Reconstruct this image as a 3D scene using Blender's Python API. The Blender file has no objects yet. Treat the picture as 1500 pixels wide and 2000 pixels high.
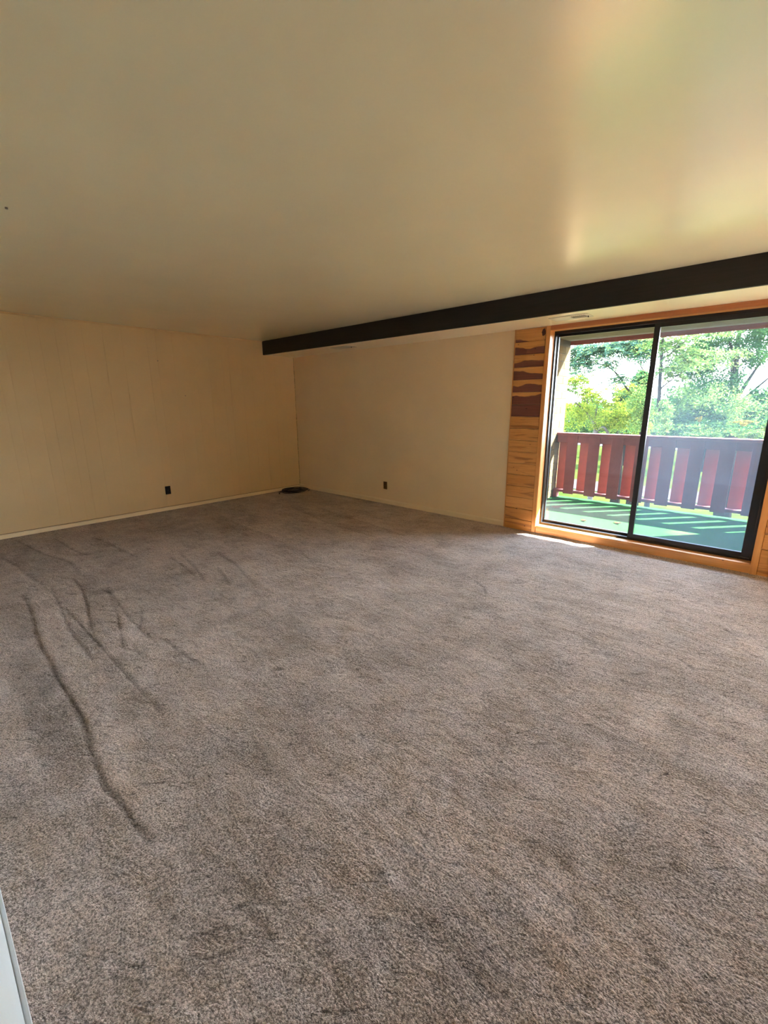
import bpy, bmesh, math, random
import numpy as np
from mathutils import Vector, Matrix

S = bpy.context.scene
COL = S.collection
rnd = random.Random(7)
nrng = np.random.default_rng(11)

# ------------------------------------------------------------------ camera
CAM = Vector((6.3878, -4.7966, 1.4504))
CR = Vector((0.74287979, 0.66939088, -0.00674345))
CU = Vector((-0.15483952, 0.18162143, 0.97110163))
CF = Vector((-0.65127133, 0.72036762, -0.23857105))
FPX = 854.0                                     # focal length in pixels of the 1500x2000 frame
cam = bpy.data.cameras.new('camera')
cam.sensor_fit = 'VERTICAL'
cam.sensor_height = 36.0
cam.lens = FPX / 2000 * 36.0
cam.clip_start = 0.01
cam.clip_end = 400
cam_ob = bpy.data.objects.new('camera', cam)
COL.objects.link(cam_ob)
m = Matrix.Identity(4)
for i in range(3):
    m[i][0], m[i][1], m[i][2], m[i][3] = CR[i], CU[i], -CF[i], CAM[i]
cam_ob.matrix_world = m
S.camera = cam_ob

# ------------------------------------------------------------------ sky, sun, exposure
SKY = 24.0
SUN = 90.0
EXPOSURE = 1.18
w = bpy.data.worlds.new('sky')
S.world = w
w.use_nodes = True
nt = w.node_tree
nt.nodes.clear()
tc = nt.nodes.new('ShaderNodeTexCoord')
sp = nt.nodes.new('ShaderNodeSeparateXYZ')
rp = nt.nodes.new('ShaderNodeValToRGB')
rp.color_ramp.elements[0].position = 0.0
rp.color_ramp.elements[0].color = (0.86, 0.93, 1.0, 1)
rp.color_ramp.elements[1].position = 0.75
rp.color_ramp.elements[1].color = (0.42, 0.66, 1.0, 1)
bg = nt.nodes.new('ShaderNodeBackground')
bg.inputs[1].default_value = SKY
ow = nt.nodes.new('ShaderNodeOutputWorld')
nt.links.new(tc.outputs['Generated'], sp.inputs[0])
nt.links.new(sp.outputs[2], rp.inputs[0])
nt.links.new(rp.outputs[0], bg.inputs[0])
nt.links.new(bg.outputs[0], ow.inputs[0])

sun = bpy.data.lights.new('sun', 'SUN')
sun.energy = SUN
sun.angle = math.radians(0.53)
sun.color = (1.0, 0.985, 0.94)
sun_ob = bpy.data.objects.new('sun', sun)
COL.objects.link(sun_ob)
AZ = math.radians(41.0)
EL = math.radians(38.7)
sdir = Vector((math.sin(AZ) * math.cos(EL), math.cos(AZ) * math.cos(EL), math.sin(EL)))
sun_ob.rotation_euler = sdir.to_track_quat('Z', 'Y').to_euler()
sun_ob.location = sdir * 40

S.view_settings.view_transform = 'Standard'
S.view_settings.look = 'None'
S.view_settings.gamma = 1
S.view_settings.use_curve_mapping = False
S.view_settings.exposure = EXPOSURE
cy = S.cycles
cy.max_bounces = 14
cy.diffuse_bounces = 8
cy.glossy_bounces = 4
cy.transmission_bounces = 6
cy.transparent_max_bounces = 24
cy.sample_clamp_indirect = 60.0
cy.use_denoising = True
cy.caustics_reflective = False
cy.caustics_refractive = False

# ------------------------------------------------------------------ helpers
H = 2.44          # ceiling
ZS = 2.235        # soffit over the glass door
DB = 0.598        # distance of the beam from the back wall
YF = -4.838       # front wall
XR = 10.8          # right wall
ZD = 0.08         # balcony deck


def ray(px, py):
    return CF + CR * ((px - 750) / FPX) - CU * ((py - 1000) / FPX)


def at(px, py, y):
    d = ray(px, py)
    return CAM + d * ((y - CAM.y) / d.y)


def onfloor(px, py, z=0.0):
    d = ray(px, py)
    return CAM + d * ((z - CAM.z) / d.z)


class MB:
    def __init__(self):
        self.v = []
        self.f = []
        self.sm = []

    def add(self, vs, fs, smooth=False):
        n = len(self.v)
        self.v += [tuple(p) for p in vs]
        for f in fs:
            self.f.append([i + n for i in f])
            self.sm.append(smooth)
        return self

    def box(self, a, b):
        x0, y0, z0 = a
        x1, y1, z1 = b
        vs = [(x0, y0, z0), (x1, y0, z0), (x1, y1, z0), (x0, y1, z0), (x0, y0, z1), (x1, y0, z1), (x1, y1, z1), (x0, y1, z1)]
        return self.add(vs, [(0, 3, 2, 1), (4, 5, 6, 7), (0, 1, 5, 4), (1, 2, 6, 5), (2, 3, 7, 6), (3, 0, 4, 7)])

    def prism(self, prof, axis, a, b):
        """profile (list of 2-D points, counter-clockwise) swept along an axis"""
        n = len(prof)
        vs = []
        for t in (a, b):
            for (p, q) in prof:
                vs.append({'x': (t, p, q), 'y': (p, t, q), 'z': (p, q, t)}[axis])
        fs = [tuple(range(n))[::-1], tuple(range(n, 2 * n))]
        for i in range(n):
            j = (i + 1) % n
            fs.append((i, j, n + j, n + i))
        return self.add(vs, fs)

    def tube(self, pts, rad, seg=6, cap=True):
        pts = [Vector(p) for p in pts]
        n = len(pts)
        if not hasattr(rad, '__len__'):
            rad = [rad] * n
        t0 = (pts[1] - pts[0]).normalized()
        nrm = t0.orthogonal().normalized()
        vs = []
        for i, p in enumerate(pts):
            t = (pts[min(i + 1, n - 1)] - pts[max(i - 1, 0)])
            if t.length < 1e-9:
                t = t0
            t.normalize()
            nrm = (nrm - t * nrm.dot(t))
            if nrm.length < 1e-6:
                nrm = t.orthogonal()
            nrm.normalize()
            b = t.cross(nrm)
            for k in range(seg):
                a = 2 * math.pi * k / seg
                vs.append(p + (nrm * math.cos(a) + b * math.sin(a)) * rad[i])
        fs = []
        for i in range(n - 1):
            for k in range(seg):
                k2 = (k + 1) % seg
                fs.append((i * seg + k, i * seg + k2, (i + 1) * seg + k2, (i + 1) * seg + k))
        if cap:
            fs.append(tuple(range(seg))[::-1])
            fs.append(tuple(range((n - 1) * seg, n * seg)))
        return self.add(vs, fs, True)

    def cyl(self, c, axis, r, h, seg=12):
        c = Vector(c)
        d = {'x': Vector((1, 0, 0)), 'y': Vector((0, 1, 0)), 'z': Vector((0, 0, 1))}[axis]
        self.tube([c - d * h / 2, c + d * h / 2], r, seg)
        for i in range(len(self.sm) - 2 - seg, len(self.sm)):
            self.sm[i] = False
        return self

    def mesh(self, name, mat):
        me = bpy.data.meshes.new(name)
        me.from_pydata(self.v, [], self.f)
        if mat:
            me.materials.append(mat)
        me.polygons.foreach_set('use_smooth', self.sm)
        me.update()
        return me

    def build(self, name, mat, parent=None, loc=None, bevel=0.0, seg=2):
        me = self.mesh(name, mat)
        if bevel:
            bm = bmesh.new()
            bm.from_mesh(me)
            es = [e for e in bm.edges if len(e.link_faces) == 2 and e.calc_face_angle() > 0.6]
            bmesh.ops.bevel(bm, geom=es, offset=bevel, segments=seg, affect='EDGES', clamp_overlap=True)
            bm.normal_update()
            bm.to_mesh(me)
            bm.free()
        return link(name, me, parent, loc)


def link(name, me, parent=None, loc=None):
    o = bpy.data.objects.new(name, me)
    COL.objects.link(o)
    if parent:
        o.parent = parent
    if loc is not None:
        o.location = loc
    return o


def empty(name, loc=(0, 0, 0)):
    o = bpy.data.objects.new(name, None)
    o.empty_display_size = 0.1
    o.location = loc
    COL.objects.link(o)
    return o


def tag(o, label=None, cat=None, group=None, kind=None):
    for k, v in (('label', label), ('category', cat), ('group', group), ('kind', kind)):
        if v:
            o[k] = v
    return o


def struct(o, label=None):
    o['kind'] = 'structure'
    if label:
        o['label'] = label
    return o


# ------------------------------------------------------------------ materials
class NT:
    def __init__(self, name):
        self.m = bpy.data.materials.new(name)
        self.m.use_nodes = True
        self.t = self.m.node_tree
        self.t.nodes.clear()
        self.out = self.n('OutputMaterial')

    def n(self, kind, **kw):
        nd = self.t.nodes.new('ShaderNode' + kind)
        for k, v in kw.items():
            if k.startswith('i_'):
                key = k[2:]
                key = int(key) if key.isdigit() else key.replace('_', ' ')
                self.set(nd, key, v)
            else:
                setattr(nd, k, v)
        return nd

    def set(self, nd, key, v):
        s = nd.inputs[key]
        if isinstance(v, bpy.types.NodeSocket):
            self.t.links.new(v, s)
        else:
            if hasattr(v, '__len__') and len(v) == 3 and s.type == 'RGBA':
                v = (*v, 1)
            s.default_value = v

    def coord(self, kind='Object'):
        return self.n('TexCoord').outputs[kind]

    def mapping(self, vec, scale=(1, 1, 1), loc=(0, 0, 0)):
        nd = self.n('Mapping')
        self.set(nd, 'Vector', vec)
        self.set(nd, 'Scale', scale)
        self.set(nd, 'Location', loc)
        return nd.outputs[0]

    def noise(self, vec, scale, detail=3, rough=0.55, dist=0.0):
        nd = self.n('TexNoise')
        self.set(nd, 'Vector', vec)
        self.set(nd, 'Scale', scale)
        self.set(nd, 'Detail', detail)
        self.set(nd, 'Roughness', rough)
        self.set(nd, 'Distortion', dist)
        return nd.outputs[0]

    def math(self, op, a, b=0.0, c=None):
        nd = self.n('Math', operation=op)
        self.set(nd, 0, a)
        self.set(nd, 1, b)
        if c is not None:
            self.set(nd, 2, c)
        return nd.outputs[0]

    def rng(self, v, a, b, c=0.0, d=1.0, smooth=False):
        nd = self.n('MapRange')
        if smooth:
            nd.interpolation_type = 'SMOOTHSTEP'
        self.set(nd, 0, v)
        for i, q in enumerate((a, b, c, d)):
            self.set(nd, i + 1, q)
        return nd.outputs[0]

    def mix(self, f, a, b):
        nd = self.n('Mix', data_type='RGBA')
        self.set(nd, 0, f)
        self.set(nd, 6, a)
        self.set(nd, 7, b)
        return nd.outputs[2]

    def scale(self, col, f):
        nd = self.n('VectorMath', operation='SCALE')
        self.set(nd, 0, col)
        self.set(nd, 3, f)
        return nd.outputs[0]

    def addv(self, a, b):
        nd = self.n('VectorMath', operation='ADD')
        self.set(nd, 0, a)
        self.set(nd, 1, b)
        return nd.outputs[0]

    def bump(self, h, strength=0.3, dist=0.01):
        nd = self.n('Bump')
        self.set(nd, 'Height', h)
        self.set(nd, 'Strength', strength)
        self.set(nd, 'Distance', dist)
        return nd.outputs[0]

    def pbr(self, col, rough=0.6, normal=None, spec=0.5, metal=0.0, sheen=0.0, ior=1.45):
        p = self.n('BsdfPrincipled')
        self.set(p, 'Base Color', col)
        self.set(p, 'Roughness', rough)
        self.set(p, 'Specular IOR Level', spec)
        self.set(p, 'Metallic', metal)
        self.set(p, 'IOR', ior)
        if sheen != 0.0:
            self.set(p, 'Sheen Weight', sheen)
            self.set(p, 'Sheen Roughness', 0.4)
            self.set(p, 'Sheen Tint', (1.0, 0.85, 0.765))
        if normal is not None:
            self.set(p, 'Normal', normal)
        self.t.links.new(p.outputs[0], self.out.inputs[0])
        return self.m


def paint(name, col, rough, bump=0.12, nscale=90, spec=0.5, var=0.04, broad=0.0, ior=1.45):
    t = NT(name)
    c = t.coord()
    n1 = t.noise(c, 1.3, 3)
    f = t.rng(n1, 0.3, 0.7, 1 - var, 1 + var)
    colr = t.scale(col, f)
    h = t.noise(c, nscale, 2)
    nrm = t.bump(h, bump, 0.002)
    if broad:
        nb = t.n('Bump')
        t.set(nb, 'Height', t.noise(c, 2.2, 2))
        t.set(nb, 'Strength', broad)
        t.set(nb, 'Distance', 0.02)
        t.set(nb, 'Normal', nrm)
        nrm = nb.outputs[0]
    return t.pbr(colr, rough, nrm, spec, ior=ior)


M = {}
M['ceiling'] = paint('ceiling_paint', (0.86, 0.785, 0.535), 0.235, 0.05, 120, 0.5, 0.03, 0.12, 2.25)
M['soffit'] = paint('soffit_paint', (0.90, 0.79, 0.56), 0.34, 0.08, 100, 0.5, 0.03, 0.05, 2.2)
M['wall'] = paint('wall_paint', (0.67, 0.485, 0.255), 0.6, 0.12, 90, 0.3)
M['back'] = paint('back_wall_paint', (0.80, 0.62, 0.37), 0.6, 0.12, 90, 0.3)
M['front'] = paint('white_paint', (0.52, 0.54, 0.535), 0.5, 0.06, 90, 0.3)
M['base'] = paint('baseboard_paint', (0.80, 0.64, 0.40), 0.4, 0.05, 60, 0.4)


def m_plain(name, col, rough=0.5, spec=0.5, var=0.1, ns=14.0, bump=0.0, bs=60.0, metal=0.0):
    t = NT(name)
    c = t.coord()
    f = t.rng(t.noise(c, ns, 3), 0.3, 0.7, 1 - var, 1 + var)
    nrm = t.bump(t.noise(c, bs, 3), bump, 0.004) if bump else None
    return t.pbr(t.scale(col, f), rough, nrm, spec, metal)


M['bronze'] = m_plain('bronze_aluminium', (0.010, 0.010, 0.013), 0.35, 0.5, 0.15)
M['seal'] = m_plain('weather_seal', (0.45, 0.45, 0.48), 0.5)
M['black'] = m_plain('black_plastic', (0.004, 0.004, 0.004), 0.6, 0.2)
M['cable'] = m_plain('black_cable', (0.008, 0.008, 0.009), 0.35)
M['brownp'] = m_plain('brown_plastic', (0.16, 0.085, 0.025), 0.4)
M['caulk'] = m_plain('aged_caulk', (0.40, 0.30, 0.15), 0.7, 0.2, 0.35, 20)
M['knot'] = m_plain('dark_knot', (0.075, 0.026, 0.022), 0.5, 0.3, 0.3, 60)
M['dark'] = m_plain('dark_hole', (0.004, 0.004, 0.004), 0.8)
M['vent'] = m_plain('vent_enamel', (0.66, 0.62, 0.50), 0.4, 0.4, 0.05)
M['ventd'] = m_plain('vent_slot_shade', (0.09, 0.07, 0.05), 0.6)
M['steel'] = m_plain('dull_steel', (0.22, 0.20, 0.17), 0.45, metal=0.6)
M['red'] = m_plain('red_stain', (0.1279, 0.0329, 0.0320), 0.7, 0.08, 0.16, 9, 0.25, 70)
M['red_lit'] = m_plain('bounce_lit_red_stain', (0.2223, 0.0580, 0.0406), 0.7, 0.08, 0.12, 9, 0.25, 70)  # bounce light on the outer boards put into a brighter red
M['redtrim'] = m_plain('red_trim', (0.1926, 0.0481, 0.0386), 0.7, 0.08, 0.1)
M['stucco'] = m_plain('grey_stucco', (0.1469, 0.1386, 0.1249), 0.8, 0.0, 0.1, 3, 0.3, 80)
M['mortar'] = m_plain('mortar', (0.0606, 0.0505, 0.0371), 0.9, 0.0)
M['bark'] = m_plain('bark', (0.0046, 0.0038, 0.0030), 0.85, 0.0, 0.3, 30, 0.5, 60)
M['palebark'] = m_plain('pale_bark', (0.0261, 0.0241, 0.0220), 0.8, 0.0, 0.25, 20)
M['leafdry'] = m_plain('dry_leaf', (0.0624, 0.0208, 0.0077), 0.7, 0.0, 0.3, 30)
M['road'] = m_plain('pale_concrete', (0.0180, 0.0170, 0.0165), 0.85, 0.0, 0.1, 0.6)


def m_beam():
    t = NT('dark_stained_beam')
    c = t.coord()
    g = t.noise(t.mapping(c, (3, 60, 60)), 1.0, 4, 0.6)
    col = t.mix(t.rng(g, 0.35, 0.7), (0.008, 0.0055, 0.005), (0.017, 0.011, 0.010))
    return t.pbr(col, 0.45, t.bump(g, 0.15, 0.003), 0.4)


M['beam'] = m_beam()


def m_plank(name, heart):
    t = NT(name)
    oi = t.n('ObjectInfo').outputs['Random']
    off = t.n('CombineXYZ')
    t.set(off, 0, t.math('MULTIPLY', oi, 37.0))
    t.set(off, 1, t.math('MULTIPLY', oi, 91.0))
    t.set(off, 2, t.math('MULTIPLY', oi, 53.0))
    c0 = t.coord()
    sep = t.n('SeparateXYZ')
    t.set(sep, 0, c0)
    cc = t.addv(c0, off.outputs[0])
    wob = t.noise(t.mapping(cc, (4.5, 1, 1.5)), 1.0, 2, 0.4)
    thr = t.n('SeparateColor')
    t.set(thr, 0, t.n('ObjectInfo').outputs['Color'])
    zz = t.math('MULTIPLY', sep.outputs[2], 1 / 0.132)
    grain = t.noise(t.mapping(cc, (3.5, 1, 95)), 1.0, 4, 0.6, 0.6)
    band = t.noise(t.mapping(cc, (2.2, 1, 26)), 1.0, 3, 0.5, 0.8)
    light = t.mix(t.rng(grain, 0.3, 0.75), (0.70, 0.345, 0.100), (0.50, 0.215, 0.055))
    if heart:
        v = t.math('ADD', zz, t.math('MULTIPLY', t.math('SUBTRACT', wob, 0.5), 1.1))
        v = t.math('SUBTRACT', v, t.math('SUBTRACT', thr.outputs[0], 0.5))
        hf = t.rng(v, 0.05, -0.03, 0, 1, True)
        dark = t.mix(t.rng(grain, 0.3, 0.75), (0.215, 0.070, 0.042), (0.135, 0.043, 0.032))
        col = t.mix(hf, light, dark)
        col = t.mix(t.math('MULTIPLY', t.rng(band, 0.66, 0.74), 0.5), col, (0.20, 0.065, 0.03))
    else:
        tint = t.mix(oi, (1.0, 1.0, 1.0), (0.82, 0.74, 0.64))
        nd = t.n('Mix', data_type='RGBA', blend_type='MULTIPLY')
        t.set(nd, 0, 1.0)
        t.set(nd, 6, light)
        t.set(nd, 7, tint)
        st = t.rng(band, 0.54, 0.66, 0, 0.62, True)
        col = t.mix(st, nd.outputs[2], (0.20, 0.065, 0.02))
    vo = t.n('TexVoronoi')
    t.set(vo, 'Vector', t.mapping(cc, (1.0, 0.02, 1.6)))
    t.set(vo, 'Scale', 7.5)
    vd = t.math('ADD', vo.outputs['Distance'], t.math('MULTIPLY', t.math('SUBTRACT', grain, 0.5), 0.10))
    col = t.mix(t.rng(vd, 0.085, 0.045, 0, 1, True), col, (0.055, 0.016, 0.008))
    return t.pbr(col, 0.42, t.bump(grain, 0.08, 0.002), 0.4)


M['cedar'] = m_plank('cedar_heartwood_plank', True)
M['pine'] = m_plank('knotty_pine_plank', False)


def m_trimwood(name, axis, light=(0.72, 0.345, 0.105), dark=(0.54, 0.225, 0.060)):
    t = NT(name)
    c = t.coord()
    sc = {'x': (2.5, 60, 60), 'z': (60, 60, 2.5)}[axis]
    g = t.noise(t.mapping(c, sc), 1.0, 4, 0.6, 0.5)
    b = t.noise(t.mapping(c, {'x': (1.2, 12, 12), 'z': (12, 12, 1.2)}[axis]), 1.0, 2)
    col = t.mix(t.rng(g, 0.3, 0.72), light, dark)
    col = t.mix(t.rng(b, 0.5, 0.75, 0, 0.5), col, (0.52, 0.22, 0.06))
    vo = t.n('TexVoronoi')
    t.set(vo, 'Vector', t.mapping(c, {'x': (0.5, 0.02, 1.4), 'z': (1.4, 0.02, 0.5)}[axis]))
    t.set(vo, 'Scale', 8.0)
    col = t.mix(t.rng(vo.outputs['Distance'], 0.05, 0.03, 0, 1, True), col, (0.07, 0.02, 0.008))
    return t.pbr(col, 0.4, t.bump(g, 0.08, 0.002), 0.4)


M['woodx'] = m_trimwood('pine_trim_along', 'x')
M['woodz'] = m_trimwood('pine_trim_upright', 'z')
M['woodhead'] = m_trimwood('pine_trim_head', 'x', (0.44, 0.165, 0.060), (0.33, 0.11, 0.036))


def m_brick():
    t = NT('buff_brick')
    oi = t.n('ObjectInfo').outputs['Random']
    c = t.coord()
    col = t.mix(oi, (0.0823, 0.0572, 0.0290), (0.0654, 0.0450, 0.0229))
    f = t.rng(t.noise(c, 25, 4), 0.3, 0.7, 0.88, 1.1)
    return t.pbr(t.scale(col, f), 0.85, t.bump(t.noise(c, 90, 3), 0.3, 0.004), 0.0)


M['brick'] = m_brick()


def m_carpet():
    t = NT('taupe_carpet')
    c = t.coord()
    nap_shading = t.n('Attribute', attribute_name='nap_shading').outputs['Fac']
    warp = t.n('VectorMath', operation='ADD')
    wn = t.n('TexNoise')
    t.set(wn, 'Vector', c)
    t.set(wn, 'Scale', 1.4)
    t.set(warp, 0, c)
    t.set(warp, 1, t.scale(wn.outputs['Color'], 0.25))
    wc = warp.outputs[0]
    tuft = t.noise(c, 165, 2, 0.7)                                   # single tufts
    clump = t.noise(t.mapping(wc, (1.0, 1.35, 1.0)), 55, 3, 0.65, 0.3)  # tufts leaning together
    swell = t.noise(t.mapping(wc, (0.8, 1.7, 1.0)), 9, 4, 0.65, 0.8)  # trodden pile
    patch = t.noise(t.mapping(wc, (0.7, 1.4, 1.0)), 3.2, 4, 0.65, 0.5)
    rot = t.n('Mapping')
    t.set(rot, 'Vector', wc)
    t.set(rot, 'Rotation', (0, 0, math.radians(-42)))
    crease = t.noise(t.mapping(rot.outputs[0], (0.8, 2.6, 1.0)), 15, 4, 0.65, 0.3)   # short creases where the pile parts, pile shade painted into the colour
    cre = t.rng(crease, 0.60, 0.67, 0, 1, True)
    hue = t.noise(t.mapping(wc, (0.8, 1.5, 1.0)), 6.0, 4, 0.65)
    col = t.mix(t.rng(hue, 0.36, 0.64), (0.355, 0.285, 0.252), (0.300, 0.222, 0.170))
    f = t.rng(tuft, 0.38, 0.62, 0.42, 1.58)
    f = t.math('MULTIPLY', f, t.rng(clump, 0.3, 0.7, 0.78, 1.16))
    f = t.math('MULTIPLY', f, t.rng(patch, 0.34, 0.66, 0.80, 1.16))
    f = t.math('MULTIPLY', f, t.math('MAXIMUM', t.math('MULTIPLY_ADD', nap_shading, 1.2, 1.0), 0.25))  # pile shading along the tracks darkens the colour itself
    f = t.math('MULTIPLY', f, t.math('MULTIPLY_ADD', cre, -0.42, 1.0))
    col = t.scale(col, f)
    h = t.math('ADD', t.math('MULTIPLY', tuft, 1.0), t.math('MULTIPLY', clump, 0.7))
    nrm = t.bump(h, 0.85, 0.013)
    nb = t.n('Bump')
    t.set(nb, 'Height', t.math('SUBTRACT', swell, t.math('MULTIPLY', cre, 0.4)))
    t.set(nb, 'Strength', 0.6)
    t.set(nb, 'Distance', 0.035)
    t.set(nb, 'Normal', nrm)
    return t.pbr(col, 0.95, nb.outputs[0], 0.1, 0.0, t.math('MINIMUM', t.math('MULTIPLY', f, 0.85), 1.0))


M['carpet'] = m_carpet()


def m_turf():
    t = NT('green_outdoor_carpet')
    c = t.coord()
    a = t.noise(c, 70, 3, 0.7)
    b = t.noise(c, 3.0, 3)
    f = t.math('MULTIPLY', t.rng(a, 0.3, 0.7, 0.7, 1.25), t.rng(b, 0.3, 0.7, 0.92, 1.06))
    vd = t.n('VectorMath', operation='DISTANCE')
    t.set(vd, 0, c)
    t.set(vd, 1, (5.74, 0.70, 0.08))
    brown_patch = t.math('MULTIPLY', t.rng(vd.outputs['Value'], 0.20, 0.05, 0, 0.55, True), t.rng(t.noise(c, 14, 3), 0.35, 0.6))  # brownish round patch mixed into the green
    col = t.mix(brown_patch, t.scale((0.0115, 0.042, 0.0130), f), (0.05, 0.036, 0.02))
    return t.pbr(col, 0.9, t.bump(a, 0.5, 0.006), 0.0)


M['turf'] = m_turf()


def m_grass():
    t = NT('lawn_grass')
    c = t.coord()
    a = t.noise(c, 1.2, 5, 0.7)
    col = t.mix(t.rng(a, 0.35, 0.65), (0.0075, 0.014, 0.002), (0.018, 0.021, 0.0040))
    return t.pbr(col, 0.9, t.bump(t.noise(c, 12, 3), 0.5, 0.05), 0.0)


M['grass'] = m_grass()


def m_leaf(name, cols, trans=0.5):
    t = NT(name)
    g = t.n('NewGeometry').outputs['Random Per Island']
    rp = t.n('ValToRGB')
    rp.color_ramp.interpolation = 'LINEAR'
    els = rp.color_ramp.elements
    while len(els) < len(cols):
        els.new(0.5)
    for i, cl in enumerate(cols):
        els[i].position = i / (len(cols) - 1)
        els[i].color = (*cl, 1)
    t.set(rp, 0, g)
    d = t.n('BsdfDiffuse')
    t.set(d, 0, rp.outputs[0])
    tr = t.n('BsdfTranslucent')
    t.set(tr, 0, t.scale(rp.outputs[0], 1.25))
    mx = t.n('MixShader')
    t.set(mx, 0, trans)
    t.t.links.new(d.outputs[0], mx.inputs[1])
    t.t.links.new(tr.outputs[0], mx.inputs[2])
    t.t.links.new(mx.outputs[0], t.out.inputs[0])
    return t.m


M['locust'] = m_leaf('locust_leaf', [(0.0151, 0.0368, 0.0259), (0.0238, 0.0498, 0.0325), (0.0542, 0.0759, 0.0217)])
M['leafg'] = m_leaf('broad_leaf_green', [(0.0079, 0.0254, 0.0097), (0.0135, 0.0370, 0.0116), (0.0311, 0.0545, 0.0135)])
M['leafy'] = m_leaf('yellow_green_leaf', [(0.0249, 0.0501, 0.0064), (0.0586, 0.0794, 0.0086), (0.1004, 0.1044, 0.0103)])
M['leafo'] = m_leaf('autumn_leaf', [(0.0649, 0.0346, 0.0072), (0.0792, 0.0604, 0.0116), (0.0490, 0.0460, 0.0086)])
M['leafm'] = m_leaf('mid_green_leaf', [(0.0185, 0.0402, 0.0124), (0.0348, 0.0604, 0.0155), (0.0619, 0.0759, 0.0170)])
M['conif'] = m_leaf('dark_conifer_needles', [(0.0044, 0.0107, 0.0072), (0.0072, 0.0158, 0.0101), (0.0086, 0.0187, 0.0086)], 0.2)


def m_glass(name, haze, hazecol, hs=3.0):
    t = NT(name)
    c = t.coord()
    tr = t.n('BsdfTransparent')
    t.set(tr, 0, (0.97, 0.985, 0.98))
    tl = t.n('BsdfTranslucent')
    t.set(tl, 0, hazecol)
    df = t.n('BsdfDiffuse')
    t.set(df, 0, hazecol)
    dm = t.n('MixShader')
    t.set(dm, 0, 0.3)
    t.t.links.new(tl.outputs[0], dm.inputs[1])
    t.t.links.new(df.outputs[0], dm.inputs[2])
    hz = t.rng(t.noise(c, hs, 4, 0.6), 0.3, 0.7, haze * 0.75, haze * 1.25)
    m1 = t.n('MixShader')
    t.set(m1, 0, hz)
    t.t.links.new(tr.outputs[0], m1.inputs[1])
    t.t.links.new(dm.outputs[0], m1.inputs[2])
    gl = t.n('BsdfGlossy')
    t.set(gl, 'Roughness', 0.02)
    ge = t.n('NewGeometry')
    dt = t.n('VectorMath', operation='DOT_PRODUCT')
    t.set(dt, 0, ge.outputs['Normal'])
    t.set(dt, 1, ge.outputs['Incoming'])
    cs_ = t.math('SUBTRACT', 1.0, t.math('ABSOLUTE', dt.outputs['Value']))
    fr = t.math('MULTIPLY_ADD', t.math('POWER', cs_, 5.0), 0.96, 0.035)   # Schlick, same from both faces
    m2 = t.n('MixShader')
    t.t.links.new(fr, m2.inputs[0])
    t.t.links.new(m1.outputs[0], m2.inputs[1])
    t.t.links.new(gl.outputs[0], m2.inputs[2])
    t.t.links.new(m2.outputs[0], t.out.inputs[0])
    return t.m


M['glassl'] = m_glass('dusty_glass', 0.006, (0.85, 0.88, 0.95))
M['glassr'] = m_glass('hazy_glass', 0.036, (0.60, 0.80, 1.0), 2.0)
M['glassw'] = m_glass('window_glass', 0.02, (0.8, 0.85, 0.9))

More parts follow.
